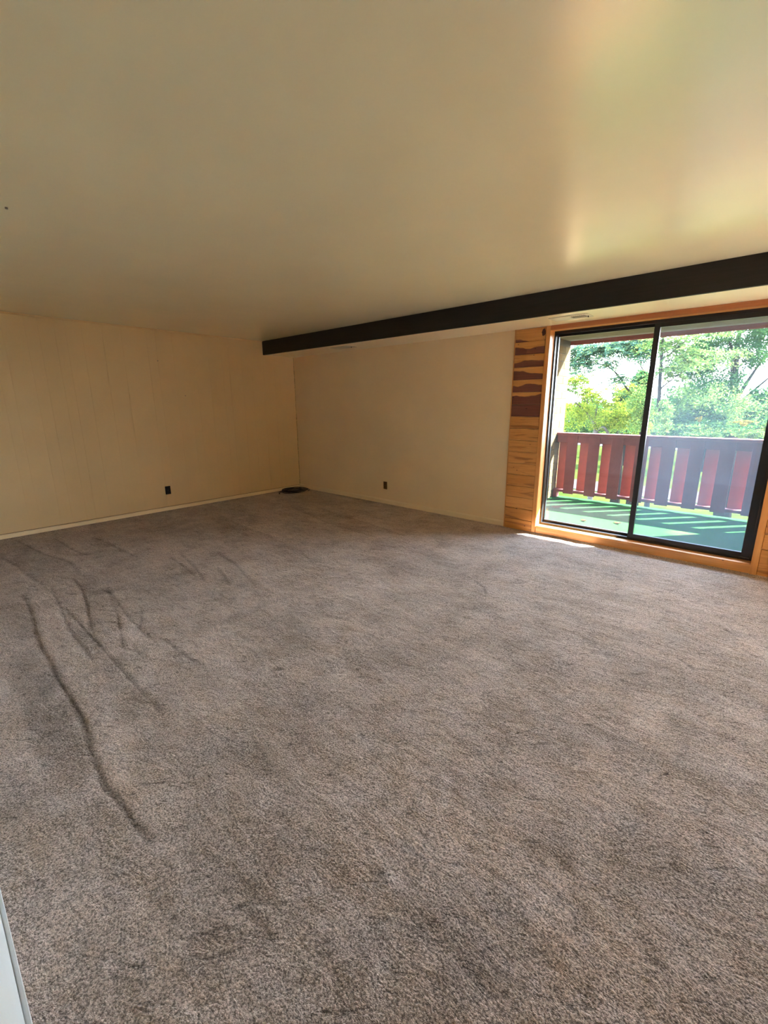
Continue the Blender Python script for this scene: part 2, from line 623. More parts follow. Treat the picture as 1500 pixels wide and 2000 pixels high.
# ------------------------------------------------------------------ room shell
# carpet floor: a fine grid with the tracks of the vacuum cleaner pressed into the pile, their shading painted into the colour
TRACK3 = lambda pts: [(x / 3.0, 1050 + y / 3.0) for x, y in pts]
T375 = lambda pts: [(x / 3.75, 1040 + y / 3.75) for x, y in pts]
TRACKS = [  # (image line, painted shading depth, half width m, left/right band sign, band strength)
    (TRACK3([(135, 325), (180, 430), (215, 580), (270, 690), (350, 840), (430, 970), (490, 1080), (530, 1240), (610, 1450), (700, 1540), (770, 1650), (880, 1780)]), 0.48, 0.016, 1, 0.16),
    (TRACK3([(295, 290), (340, 370), (400, 520), (470, 620), (540, 710)]), 0.34, 0.013, -1, 0.13),
    (TRACK3([(370, 400), (440, 470), (520, 560), (600, 640), (700, 750), (800, 860), (900, 960), (960, 1030)]), 0.36, 0.013, 1, 0.12),
    (TRACK3([(430, 235), (480, 300), (510, 390), (520, 480), (530, 540)]), 0.42, 0.014, -1, 0.12),
    (TRACK3([(625, 285), (680, 420), (705, 540), (720, 640)]), 0.38, 0.013, 1, 0.12),
    (TRACK3([(640, 300), (700, 390), (760, 470), (840, 550), (900, 590)]), 0.36, 0.013, -1, 0.10),
    (TRACK3([(945, 580), (1030, 640), (1110, 700), (1190, 745)]), 0.40, 0.014, 1, 0.10),
    (TRACK3([(0, 640), (60, 790), (130, 950), (200, 1130), (225, 1300), (280, 1440)]), 0.06, 0.02, 1, -0.15),
    (TRACK3([(828, 400), (828, 470), (818, 520)]), 0.34, 0.012, 1, 0.10),
    (TRACK3([(530, 310), (600, 305), (640, 315)]), 0.26, 0.012, 1, 0.08),
    (TRACK3([(570, 490), (640, 488), (720, 500)]), 0.22, 0.012, 1, 0.08),
    (TRACK3([(780, 640), (830, 690), (870, 720)]), 0.22, 0.012, 1, 0.08),
    (TRACK3([(90, 10), (250, 90), (410, 140), (470, 210)]), 0.30, 0.02, 1, 0.12),
    (TRACK3([(0, 110), (100, 160), (180, 230), (250, 270)]), 0.28, 0.02, -1, 0.14),
    (TRACK3([(320, 0), (430, 70), (520, 100)]), 0.26, 0.02, 1, 0.12),
    (TRACK3([(540, -10), (700, 60), (800, 110)]), 0.22, 0.02, 1, 0.10),
    (TRACK3([(1000, 110), (1070, 160), (1150, 225)]), 0.30, 0.018, 1, 0.08),
    (TRACK3([(1050, 80), (1110, 140), (1170, 200), (1200, 255)]), 0.30, 0.018, 1, 0.08),
    (TRACK3([(1280, 90), (1380, 150), (1430, 210), (1500, 270)]), 0.30, 0.02, 1, 0.08),
    (TRACK3([(1270, 170), (1320, 230), (1345, 275)]), 0.30, 0.018, 1, 0.06),
    (TRACK3([(1290, 330), (1340, 355), (1385, 350)]), 0.25, 0.014, 1, 0.05),
    (TRACK3([(1300, 520), (1400, 570), (1500, 610)]), 0.20, 0.016, 1, 0.06),
    ([(476, 1765), (505, 1795), (532, 1835)], 0.30, 0.012, 1, 0.06),
    ([(552, 1776), (575, 1783)], 0.25, 0.010, 1, 0.06),
    ([(600, 1180), (690, 1230), (760, 1250)], 0.12, 0.02, 1, 0.05),
    ([(690, 1215), (640, 1200), (600, 1160)], 0.12, 0.02, 1, 0.05),
    ([(928, 1133), (945, 1145), (951, 1158)], 0.35, 0.014, 1, 0.05),
    ([(1328, 1285), (1345, 1296), (1358, 1307)], 0.38, 0.016, 1, 0.05),
    ([(1415, 1226), (1432, 1236), (1448, 1243)], 0.34, 0.016, 1, 0.05),
    ([(1455, 1268), (1470, 1276), (1482, 1283)], 0.34, 0.016, 1, 0.05),
    ([(1180, 1118), (1200, 1122), (1215, 1130)], 0.28, 0.018, 1, 0.05),
    ([(620, 990), (700, 1015), (790, 1045)], 0.16, 0.03, 1, 0.10),
    ([(560, 985), (640, 1020), (740, 1050)], 0.16, 0.03, -1, 0.10),
    ([(420, 1000), (480, 1030), (540, 1050)], 0.16, 0.03, 1, 0.10),
]


def value_noise(X, Y, sx, sy, rng):
    gx = int((X.max() - X.min()) / sx) + 3
    gy = int((Y.max() - Y.min()) / sy) + 3
    g = rng.standard_normal((gx, gy))
    u = (X - X.min()) / sx
    v = (Y - Y.min()) / sy
    i = u.astype(int)
    j = v.astype(int)
    fu = u - i
    fv = v - j
    fu = fu * fu * (3 - 2 * fu)
    fv = fv * fv * (3 - 2 * fv)
    return ((g[i, j] * (1 - fu) + g[i + 1, j] * fu) * (1 - fv) + (g[i, j + 1] * (1 - fu) + g[i + 1, j + 1] * fu) * fv)


def build_floor():
    nx, ny = 760, 388
    xs = np.concatenate([np.linspace(-0.05, 7.2, nx - 60), np.linspace(7.2, XR + 0.05, 61)[1:]])
    ys = np.linspace(YF - 0.02, 0.02, ny)
    X, Y = np.meshgrid(xs, ys, indexing='ij')
    nap_shading = np.zeros_like(X)
    z = np.zeros_like(X)
    for line, dark, hw, side, band in TRACKS:
        P = [onfloor(*p) for p in line]
        best = np.full_like(X, 9.0)
        sgn = np.zeros_like(X)
        par = np.zeros_like(X)
        ns = len(P) - 1
        for si, (a, b) in enumerate(zip(P[:-1], P[1:])):
            dx, dy = b.x - a.x, b.y - a.y
            L2 = dx * dx + dy * dy
            t = np.clip(((X - a.x) * dx + (Y - a.y) * dy) / L2, 0, 1)
            d = np.hypot(X - a.x - t * dx, Y - a.y - t * dy)
            cr = np.sign(dx * (Y - a.y) - dy * (X - a.x))
            k = d < best
            best[k] = d[k]
            sgn[k] = cr[k]
            par[k] = ((si + t) / ns)[k]
        tap = np.clip(np.minimum(par, 1 - par) / 0.14, 0, 1)
        core = (0.55 + 0.45 * np.clip(tap * 2, 0, 1)) * np.exp(-(best / (hw * 0.75)) ** 2)
        nap_shading -= dark * core
        z -= 0.005 * (dark / 0.4) * core
        nap_shading += tap * band * side * sgn * np.exp(-(best / 0.16) ** 2) * (1 - np.exp(-(best / 0.02) ** 2)) * 0.8
    # footprints and swept patches
    nap_shading += 0.055 * value_noise(X, Y, 0.11, 0.20, nrng) + 0.05 * value_noise(X, Y, 0.45, 0.3, nrng)
    z += 0.0016 * value_noise(X, Y, 0.06, 0.09, nrng) + 0.0012 * value_noise(X, Y, 0.03, 0.03, nrng)
    z -= z.max()
    edge = np.minimum.reduce([X - 0.0, XR - X, Y - YF, 0.0 - Y])
    z *= np.clip(edge / 0.05, 0, 1)
    verts = np.stack([X, Y, z], -1).reshape(-1, 3)
    idx = np.arange(nx * ny).reshape(nx, ny)
    q = np.stack([idx[:-1, :-1], idx[1:, :-1], idx[1:, 1:], idx[:-1, 1:]], -1).reshape(-1, 4)
    me = bpy.data.meshes.new('floor')
    me.vertices.add(len(verts))
    me.vertices.foreach_set('co', verts.ravel())
    me.loops.add(q.size)
    me.loops.foreach_set('vertex_index', q.ravel())
    me.polygons.add(len(q))
    me.polygons.foreach_set('loop_start', np.arange(0, q.size, 4))
    me.polygons.foreach_set('loop_total', np.full(len(q), 4))
    me.update()
    me.validate()
    me.polygons.foreach_set('use_smooth', np.ones(len(q), bool))
    at_ = me.attributes.new('nap_shading', 'FLOAT', 'POINT')
    at_.data.foreach_set('value', nap_shading.ravel().astype(np.float32))
    me.materials.append(M['carpet'])
    o = link('floor', me)
    struct(o, 'taupe cut-pile carpet with vacuum tracks covering the whole room')
    sub = MB().box((-0.2, YF - 0.1, -0.2), (XR + 0.2, 0.0, -0.05)).build('floor_slab', M['stucco'])
    sub.parent = o
    return o


build_floor()

# ceiling and lowered soffit strip
struct(MB().box((-0.2, YF - 0.2, H), (XR + 0.2, 0.2, H + 0.15)).build('ceiling', M['ceiling']), 'cream semi-gloss ceiling reflecting the glass door')
struct(MB().box((-0.2, -DB + 0.03, ZS), (XR + 0.2, 0.2, H - 0.001)).build('ceiling.001', M['soffit']), 'lowered cream soffit strip between dark beam and back wall')
# the dark beam along the front of the soffit
struct(MB().box((0, -DB, ZS - 0.003), (XR, -DB + 0.032, H)).build('trim_1', M['beam'], bevel=0.003), 'dark brown stained beam running along the soffit edge')

# left wall: sheet panelling with irregular grooves, each board its own piece
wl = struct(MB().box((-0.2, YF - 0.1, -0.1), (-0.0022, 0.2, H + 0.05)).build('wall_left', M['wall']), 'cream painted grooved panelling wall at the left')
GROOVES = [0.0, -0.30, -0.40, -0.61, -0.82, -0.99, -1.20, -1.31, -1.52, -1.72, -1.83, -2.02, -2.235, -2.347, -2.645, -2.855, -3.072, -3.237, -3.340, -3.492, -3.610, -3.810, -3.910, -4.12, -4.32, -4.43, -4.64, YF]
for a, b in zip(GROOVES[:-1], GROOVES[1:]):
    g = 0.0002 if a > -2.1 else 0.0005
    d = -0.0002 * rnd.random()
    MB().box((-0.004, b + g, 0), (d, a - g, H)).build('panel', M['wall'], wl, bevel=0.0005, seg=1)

# back wall with the opening of the sliding door
DX0, DX1, DZ1 = 4.42, 6.352, 2.19
wb = MB()
wb.box((-0.2, 0, -0.1), (DX0 - 0.02, 0.2, ZS + 0.02))
SX0, SX1, SZ0, SZ1 = 8.35, 10.5, 0.08, 2.17
wb.box((DX1 + 0.02, 0, -0.1), (SX0, 0.2, ZS + 0.02))
wb.box((SX1, 0, -0.1), (XR + 0.2, 0.2, ZS + 0.02))
wb.box((SX0, 0, -0.1), (SX1, 0.2, SZ0))
wb.box((SX0, 0, SZ1), (SX1, 0.2, ZS + 0.02))
wb.box((DX0 - 0.02, 0, DZ1 + 0.02), (DX1 + 0.02, 0.2, ZS + 0.02))
wb.box((DX0 - 0.02, 0.0, -0.1), (DX1 + 0.02, 0.2, 0.0))
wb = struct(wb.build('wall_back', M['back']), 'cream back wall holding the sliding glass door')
# plank cladding beside the door
PH = 0.1322


def plank_mesh(name, length, mat):
    b = MB().box((-length / 2, -0.0075, -PH / 2 + 0.0011), (length / 2, 0.0075, PH / 2 - 0.0011))
    o = b.build(name, mat, None, None, 0.004, 1)
    me = o.data
    bpy.data.objects.remove(o)
    return me


pl_c = plank_mesh('plank', 4.375 - 4.035, M['cedar'])
pl_p = plank_mesh('plank', 4.375 - 4.035, M['pine'])
pl_r = plank_mesh('plank', 7.45 - 6.398, M['pine'])
nP = 17
for k in range(nP):
    z = -0.0135 + PH * (k + 0.5)
    if k == nP - 1:
        z -= 0.002
    me = pl_c if k >= 10 else pl_p
    pk = link('plank', me, wb, ((4.375 + 4.035) / 2, -0.0075 - 0.0012 * rnd.random(), z))
    pk.color = ((1.2, 0.86, 0.62, 0.52, 0.55, 0.38, 0.08)[k - 10] if k >= 10 else 0.5, 0.5, 0.5, 1)
    link('plank', pl_r, wb, ((7.45 + 6.398) / 2, -0.0075 - 0.0012 * rnd.random(), z - 0.02 if k else z))
kn = MB().prism([(4.350 + 0.021 * math.cos(2 * math.pi * i / 14) * (1 + 0.15 * math.sin(3 * i)), 2.178 + 0.036 * math.sin(2 * math.pi * i / 14) * (1 + 0.1 * math.cos(2 * i))) for i in range(14)][::-1], 'y', -0.0172, -0.0140)
kn.build('knot', M['knot'], wb)['label'] = 'large dark knot in the topmost cedar plank'
MB().box((4.024, -0.017, 0), (4.035, 0, ZS)).build('edge_strip', M['woodz'], wb, bevel=0.002)

# pine casing, jambs and sill around the door
struct(MB().box((4.375, -0.022, 0), (4.422, 0.0, ZS)).build('trim_2', M['woodz'], bevel=0.003), 'pine casing board left of the sliding door')
struct(MB().box((DX1 - 0.002, -0.022, -0.01), (6.398, 0.0, ZS)).build('trim_3', M['woodz'], bevel=0.003), 'pine casing board right of the sliding door')
struct(MB().box((4.422, -0.022, DZ1), (DX1 - 0.002, 0.0, ZS)).build('trim_4', M['woodhead'], bevel=0.003), 'reddish pine head casing above the sliding door')
struct(MB().box((4.422, -0.012, -0.01), (DX1 - 0.002, 0.2, ZD)).build('trim_5', M['woodx'], bevel=0.004), 'pine sill board under the sliding door')
struct(MB().box((DX0 - 0.018, 0.0, ZD), (DX0, 0.1, DZ1)).build('trim_6', M['woodz']), 'pine jamb lining at the left of the sliding door')
struct(MB().box((DX1, 0.0, ZD), (DX1 + 0.018, 0.1, DZ1)).build('trim_7', M['woodz']), 'pine jamb lining at the right of the sliding door')
struct(MB().box((DX0 - 0.018, 0.0, DZ1), (DX1 + 0.018, 0.1, DZ1 + 0.018)).build('trim_8', M['woodx']), 'pine head lining above the sliding door')

# front wall with a doorway where the photographer stands, and the hall behind it
HX0, HX1, HZ = 6.08, 7.02, 2.08
wf = MB()
wf.box((-0.2, YF - 0.12, -0.1), (HX0, YF, H + 0.05))
wf.box((HX1, YF - 0.12, -0.1), (XR + 0.2, YF, H + 0.05))
wf.box((HX0, YF - 0.12, HZ), (HX1, YF, H + 0.05))
struct(wf.build('wall_front', M['front']), 'white painted wall beside the camera at the lower left')
hall = MB()
hall.box((5.4, -6.6, -0.1), (5.5, YF - 0.12, H + 0.05))
hall.box((7.6, -6.6, -0.1), (7.7, YF - 0.12, H + 0.05))
hall.box((5.4, -6.7, -0.1), (7.7, -6.6, H + 0.05))
hall.box((5.4, -6.7, H), (7.7, YF - 0.12, H + 0.1))
struct(hall.build('wall_hall', M['wall']), 'cream hall behind the doorway')
struct(MB().box((5.5, -6.6, -0.1), (7.6, YF - 0.1, 0.0)).build('floor.001', M['carpet']), 'carpeted hall floor behind the doorway')
struct(MB().box((0, YF, 0), (HX0, YF + 0.01, 0.085)).build('baseboard_front', M['front'], bevel=0.003), 'white baseboard on the white front wall')

# right wall (outside the picture)
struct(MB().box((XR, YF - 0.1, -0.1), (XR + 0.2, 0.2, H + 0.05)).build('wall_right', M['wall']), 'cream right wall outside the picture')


struct(MB().box((7.85, YF - 0.05, -0.1), (7.96, -2.2, H + 0.05)).build('light_block_partition', M['wall']), 'unseen cream partition added at the right to block window light')  # unseen, added to keep window light off the near carpet


def local_box(parent, name, mat, a, b, bevel=0.0):
    L = parent.location
    q = MB().box([a[i] - L[i] for i in range(3)], [b[i] - L[i] for i in range(3)])
    return q.build(name, mat, parent, None, bevel)


# tall unseen window added in the back wall to light the room
w4 = struct(empty('added_window', ((SX0 + SX1) / 2, 0.12, SZ0)), 'unseen tall window added in the back wall for light')
local_box(w4, 'frame_side', M['bronze'], (SX0, 0.10, SZ0), (SX0 + 0.05, 0.16, SZ1))
local_box(w4, 'frame_side', M['bronze'], (SX1 - 0.05, 0.10, SZ0), (SX1, 0.16, SZ1))
local_box(w4, 'frame_head', M['bronze'], (SX0 + 0.05, 0.10, SZ1 - 0.05), (SX1 - 0.05, 0.16, SZ1))
local_box(w4, 'frame_sill', M['bronze'], (SX0 + 0.05, 0.10, SZ0), (SX1 - 0.05, 0.16, SZ0 + 0.05))
local_box(w4, 'pane', M['glassw'], (SX0 + 0.05, 0.127, SZ0 + 0.05), (SX1 - 0.05, 0.133, SZ1 - 0.05))

# baseboards and small mouldings
struct(MB().prism([(0, 0), (0.013, 0), (0.013, 0.038), (0.009, 0.046), (0, 0.05)], 'y', YF, -0.013).build('baseboard_left', M['base']), 'low cream baseboard along the left wall')
struct(MB().prism([(0, 0), (0, 0.066), (-0.005, 0.066), (-0.012, 0.052), (-0.012, 0)], 'x', 0.0, 4.024).build('baseboard_back', M['base']), 'cream baseboard along the back wall')
struct(MB().prism([(0, H), (0, H - 0.016), (0.006, H - 0.014), (0.012, H - 0.006), (0.013, H)], 'y', YF, -DB).build('trim_9', M['wall']), 'thin cream moulding between left wall and ceiling')
bl_ = [o for o in COL.objects if o.name == 'baseboard_left'][0]
MB().box((0.0002, YF, 0.0505), (0.0045, -0.013, 0.0555)).build('shadow_line', M['brownp'], bl_)  # dark strip painted as the shadow gap above the baseboard
# ragged caulked corner strip
cs = MB()
zz = 0.07
while zz < ZS - 0.01:
    h_ = rnd.uniform(0.05, 0.16)
    z1 = min(ZS - 0.005, zz + h_)
    e = rnd.uniform(0.004, 0.008)
    cs.add([(0, -e - rnd.uniform(0, 0.006), zz), (e, 0, zz), (0, 0, zz), (0, -e - rnd.uniform(0, 0.005), z1), (e * rnd.uniform(0.6, 1.2), 0, z1), (0, 0, z1)],
           [(0, 1, 4, 3), (0, 2, 1), (3, 4, 5), (0, 3, 5, 2), (1, 2, 5, 4)])
    zz = z1 + rnd.uniform(0.0, 0.012)
struct(cs.build('trim_10', M['caulk']), 'ragged caulked strip in the corner of left and back walls')

# ------------------------------------------------------------------ sliding glass door
door = struct(empty('door_1', (5.386, 0.15, ZD)), 'dark bronze sliding glass door onto the balcony')


def dbox(name, mat, a, b, parent=door, bevel=0.0015):
    L = door.location
    q = MB().box([a[i] - L[i] for i in range(3)], [b[i] - L[i] for i in range(3)])
    return q.build(name, mat, parent, None, bevel, 1)


dbox('frame_jamb', M['bronze'], (DX0, 0.10, ZD), (DX0 + 0.016, 0.20, DZ1))
dbox('frame_jamb', M['bronze'], (DX1 - 0.022, 0.10, ZD), (DX1, 0.20, DZ1))
dbox('frame_head', M['bronze'], (DX0 + 0.016, 0.10, DZ1 - 0.028), (DX1 - 0.022, 0.20, DZ1))
dbox('threshold_track', M['bronze'], (DX0 + 0.016, 0.10, ZD), (DX1 - 0.022, 0.20, ZD + 0.022))
dbox('threshold_track', M['bronze'], (DX0 + 0.016, 0.143, ZD + 0.022), (DX1 - 0.022, 0.148, ZD + 0.032))
dbox('weather_seal', M['seal'], (DX0 + 0.0155, 0.148, ZD + 0.03), (DX0 + 0.0185, 0.153, DZ1 - 0.03), bevel=0)
# fixed panel (left, outer track)
fy0, fy1 = 0.153, 0.183
zb, zt = ZD + 0.022, DZ1 - 0.028
fx = dbox('fixed_panel', M['bronze'], (DX0 + 0.016, fy0, zb), (DX0 + 0.030, fy1, zt))
dbox('stile', M['bronze'], (5.340, fy0, zb), (5.385, fy1, zt), fx)
dbox('rail', M['bronze'], (DX0 + 0.030, fy0, zb), (5.340, fy1, 0.127), fx)
dbox('rail', M['bronze'], (DX0 + 0.030, fy0, 2.137), (5.340, fy1, zt), fx)
dbox('pane', M['glassl'], (DX0 + 0.028, 0.166, 0.125), (5.342, 0.171, 2.139), fx, 0)
# sliding panel (right, inner track)
sy0, sy1 = 0.104, 0.138
sl = dbox('sliding_panel', M['bronze'], (5.348, sy0, zb), (5.396, sy1, zt))
dbox('stile', M['bronze'], (6.270, sy0, zb), (6.331, sy1, zt), sl)
dbox('rail', M['bronze'], (5.396, sy0, zb), (6.270, sy1, 0.143), sl)
dbox('rail', M['bronze'], (5.396, sy0, 2.124), (6.270, sy1, zt), sl)
dbox('pane', M['glassr'], (5.394, 0.119, 0.141), (6.272, 0.124, 2.126), sl, 0)
hd = MB()
L = door.location
hd.box((6.292 - L.x, 0.085 - L.y, 1.02 - L.z), (6.318 - L.x, 0.104 - L.y, 1.21 - L.z))
hd.box((6.296 - L.x, 0.070 - L.y, 1.05 - L.z), (6.304 - L.x, 0.085 - L.y, 1.18 - L.z))
hd.build('handle', M['bronze'], sl, None, 0.003)

# ------------------------------------------------------------------ small things in the room
# black wall plate
t = tag(empty('wall_plate', (0.0, -2.315, 0.288)), 'black outlet plate low on the cream left wall', 'outlet')
MB().box((0.0, -0.037, -0.058), (0.006, 0.037, 0.058)).build('plate', M['black'], t, bevel=0.002)
for s in (-1, 1):
    q = MB().box((0.004, -0.017, s * 0.0195 - 0.014), (0.0075, 0.017, s * 0.0195 + 0.014)).build('receptacle', M['black'], t, bevel=0.003)
    for sy in (-0.006, 0.006):
        MB().box((0.0072, sy - 0.001, s * 0.0195 - 0.004), (0.0078, sy + 0.001, s * 0.0195 + 0.005)).build('slot', M['dark'], q)
MB().cyl((0.006, 0, 0), 'x', 0.003, 0.002, 10).build('screw', M['steel'], t)
# brown outlet on the back wall
t = tag(empty('electric_outlet', (2.084, 0.0, 0.278)), 'brown outlet plate low on the cream back wall', 'outlet')
MB().box((-0.035, -0.006, -0.056), (0.035, 0.0, 0.056)).build('plate', M['brownp'], t, bevel=0.002)
for s in (-1, 1):
    q = MB().box((-0.017, -0.0078, s * 0.0195 - 0.014), (0.017, -0.004, s * 0.0195 + 0.014)).build('receptacle', M['brownp'], t, bevel=0.003)
    for sx in (-0.006, 0.006):
        MB().box((sx - 0.001, -0.0082, s * 0.0195 - 0.004), (sx + 0.001, -0.0074, s * 0.0195 + 0.005)).build('slot', M['dark'], q)
MB().cyl((0, -0.006, 0), 'y', 0.003, 0.002, 10).build('screw', M['steel'], t)


# nails and ceiling hook
def nail(loc, axis, label, name='nail'):
    b = MB()
    b.cyl(loc, axis, 0.006, 0.008, 8)
    o = b.build(name, M['steel'])
    tag(o, label, 'nail')


nail((0.004, -2.236, 2.041), 'x', 'small nail high on the left wall, the higher of the two')
nail((0.004, -1.918, 1.591), 'x', 'small nail in mid left wall, lower of the two')
nail((3.264, -4.198, H - 0.004), 'z', 'small dark screw in the ceiling at the left edge', 'screw')


# soffit registers
def register(x0, x1, y0, y1, label):
    cx, cy_ = (x0 + x1) / 2, (y0 + y1) / 2
    lx, ly = (x1 - x0) / 2, (y1 - y0) / 2
    t = tag(empty('air_vent', (cx, cy_, ZS)), label, 'vent', 'air vents in the soffit')
    f = MB()
    fr = 0.028
    th = -0.008
    f.prism([(-lx, -ly), (lx, -ly), (lx, -ly + fr), (-lx, -ly + fr)], 'z', th, 0)
    f.prism([(-lx, ly - fr), (lx, ly - fr), (lx, ly), (-lx, ly)], 'z', th, 0)
    f.prism([(-lx, -ly + fr), (-lx + fr, -ly + fr), (-lx + fr, ly - fr), (-lx, ly - fr)], 'z', th, 0)
    f.prism([(lx - fr, -ly + fr), (lx, -ly + fr), (lx, ly - fr), (lx - fr, ly - fr)], 'z', th, 0)
    f.box((-0.006, -ly + fr, th), (0.006, ly - fr, 0))
    f.build('frame', M['vent'], t, bevel=0.002, seg=1)
    MB().box((-lx + fr * 0.6, -ly + fr * 0.6, -0.0015), (lx - fr * 0.6, ly - fr * 0.6, -0.0003)).build('duct_opening', M['ventd'], t)
    for half, tilt in ((-1, -0.7), (1, 0.9)):
        xa = -lx + fr if half < 0 else 0.006
        xb = -0.006 if half < 0 else lx - fr
        n = 8
        me = None
        for i in range(n):
            x = xa + (xb - xa) * (i + 0.5) / n
            if me is None:
                w_ = (xb - xa) / n * (0.62 if half < 0 else 0.36)
                b = MB().box((-w_, -ly + fr, -0.0006), (w_, ly - fr, 0.0006))
                o = b.build('louver', M['vent'], t, (x, 0, -0.0055))
                me = o.data
            else:
                o = link('louver', me, t, (x, 0, -0.0055))
            o.rotation_euler = (0, tilt * 0.35, 0)
    MB().box((lx - fr * 0.7, -0.004, -0.022), (lx - fr * 0.45, 0.004, -0.006)).build('damper_lever', M['ventd'], t)
    return t


register(4.560, 4.912, -0.435, -0.252, 'metal air vent in the soffit above the sliding door')
register(1.440, 1.792, -0.435, -0.252, 'metal air vent in the soffit near the far left corner')

# coil of black cable in the corner
pts = []
N = 8
c0 = Vector((0.255, -0.315, 0.0))
for i in range(N * 40 + 1):
    a = 2 * math.pi * i / 40
    k = i / 40.0
    w0, w1 = int(k) % N, (int(k) + 1) % N
    fr_ = k - int(k)
    fr_ = fr_ * fr_ * (3 - 2 * fr_)
    mixv = lambda f_: f_(w0) * (1 - fr_) + f_(w1) * fr_
    rx = mixv(lambda q: 0.165 + 0.050 * math.sin(q * 2.1 + 0.4)) + 0.012 * math.sin(a * 2)
    ry = mixv(lambda q: 0.180 + 0.060 * math.cos(q * 1.7)) + 0.014 * math.cos(a * 3)
    ox = mixv(lambda q: 0.030 * math.sin(q * 2.7))
    oy = mixv(lambda q: 0.045 * math.cos(q * 3.3))
    z = 0.006 + 0.0045 * k + 0.008 * (1 + math.sin(a + k * 1.3)) * 0.5
    p = Vector((c0.x + ox + rx * math.cos(a + 0.5), c0.y + oy + ry * math.sin(a + 0.5), z))
    p.x = max(p.x, 0.028)
    p.y = min(p.y, -0.028)
    pts.append(p)
# loose end hanging out to the left
last = pts[0]
tail = [Vector((0.215, -0.60, 0.006)), Vector((0.17, -0.585, 0.006)), Vector((0.13, -0.55, 0.006)), Vector((0.15, -0.46, 0.007)), Vector((0.30, -0.46, 0.006))]
# chaikin smoothing of the coil
cb = MB().tube(pts, 0.0055, 6)
for _ in range(3):
    tail = [tail[0]] + [q for a_, b_ in zip(tail[:-1], tail[1:]) for q in (a_ * 0.75 + b_ * 0.25, a_ * 0.25 + b_ * 0.75)] + [tail[-1]]
cb.tube(tail, 0.0055, 6)
cb.tube([tail[0] - Vector((0.0, 0.0, 0.0)), tail[0] + Vector((0.02, -0.012, 0.0))], 0.010, 8)
tag(cb.build('cable_coil', M['cable']), 'coil of black cable lying on the carpet in the corner', 'cable')

# ------------------------------------------------------------------ balcony
BX0, BX1, BY1 = 3.93, 6.90, 1.957
struct(MB().box((BX0 - 0.35, 0.2, ZD - 0.22), (BX1 + 0.35, 1.865, ZD)).build('floor.002', M['turf']), 'green outdoor carpet covering the balcony deck')
rf = MB()
rf.box((BX0 - 0.4, 0.2, 2.308), (BX1 + 0.3, 1.935, 2.52))
struct(rf.build('ceiling.002', M['stucco']), 'grey balcony ceiling seen through the glass door')
rb = struct(MB().box((BX0 - 0.4, 1.935, 2.253), (BX1 + 0.3, 1.957, 2.60)).build('trim_11', M['redtrim']), 'red fascia board along the balcony roof edge')
MB().box((BX0, 1.915, 2.282), (BX1, 1.935, 2.308)).build('moulding', M['redtrim'], rb, bevel=0.002)
MB().box((BX0, 1.925, 2.262), (BX1, 1.935, 2.278)).build('moulding', M['redtrim'], rb, bevel=0.002)
# outer face of the house beside and above the balcony
# brick side walls
CH = 0.1022
BL = 0.405
bme = MB().box((-0.045, -BL / 2 + 0.004, -CH / 2 + 0.004), (0.045, BL / 2 - 0.004, CH / 2 - 0.004)).build('brick', M['brick'], None, None, 0.003, 1)
bfull = bme.data
bpy.data.objects.remove(bme)
bh = MB().box((-0.045, -BL / 4 + 0.004, -CH / 2 + 0.004), (0.045, BL / 4 - 0.004, CH / 2 - 0.004)).build('brick', M['brick'], None, None, 0.003, 1)
bhalf = bh.data
bpy.data.objects.remove(bh)
wbl = struct(MB().box((BX0 - 0.30, 0.2, -0.3), (BX0 - 0.004, BY1 - 0.004, 2.308)).build('wall_balcony_left', M['mortar']), 'buff brick side wall of the balcony, partly sunlit')
z = ZD + CH / 2
row = 0
while z + CH / 2 < 2.308:
    y = BY1
    if row % 2 == 0:
        link('brick', bhalf, wbl, (BX0 - 0.045 - rnd.uniform(0, 0.002), y - BL / 4, z))
        y -= BL / 2
    while y - BL > 0.2:
        link('brick', bfull, wbl, (BX0 - 0.045 - rnd.uniform(0, 0.002), y - BL / 2, z))
        y -= BL
    z += CH
    row += 1
struct(MB().box((BX1, 0.2, -0.3), (BX1 + 0.30, BY1, 2.308)).build('wall_balcony_right', M['brick']), 'buff brick side wall closing the balcony on the right')

# railing: boards on both sides of the rails
RY = 1.720
rail = tag(empty('balcony_railing', (5.415, RY + 0.05, ZD)), 'red stained wooden balcony railing with wide staggered boards', 'railing')


def rbox(name, a, b, bevel=0.003):
    L = rail.location
    q = MB().box([a[i] - L[i] for i in range(3)], [b[i] - L[i] for i in range(3)])
    return q.build(name, M['red'], rail, None, bevel, 1)


rbox('cap_rail', (BX0, RY - 0.02, 0.996), (BX1, RY + 0.135, 1.036))
rbox('top_rail', (BX0, RY + 0.0165, 0.90), (BX1, RY + 0.1045, 0.9955))
rbox('bottom_rail', (BX0, RY + 0.0165, 0.165), (BX1, RY + 0.1045, 0.203))
rbox('post', (BX0 + 0.001, RY + 0.0165, ZD), (BX0 + 0.055, RY + 0.1045, 0.165))
rbox('post', (BX1 - 0.055, RY + 0.0165, ZD), (BX1 - 0.001, RY + 0.1045, 0.165))
PITCH = 0.2965
W_ = 0.146
L = rail.location
bi = MB().box((-W_ / 2, 0, 0), (W_ / 2, 0.016, 0.995 - 0.152)).build('board', M['red'], rail, (4.079 + W_ / 2 - L.x, RY - L.y, 0.152 - L.z), 0.002, 1)
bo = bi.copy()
bo.data = MB().box((-W_ / 2, 0, 0), (W_ / 2 - 0.006, 0.016, 0.995 - 0.152)).mesh('board', M['red_lit'])
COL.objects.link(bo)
bo.location = (4.2325 - PITCH + W_ / 2 - L.x, RY + 0.105 - L.y, 0.152 - L.z)
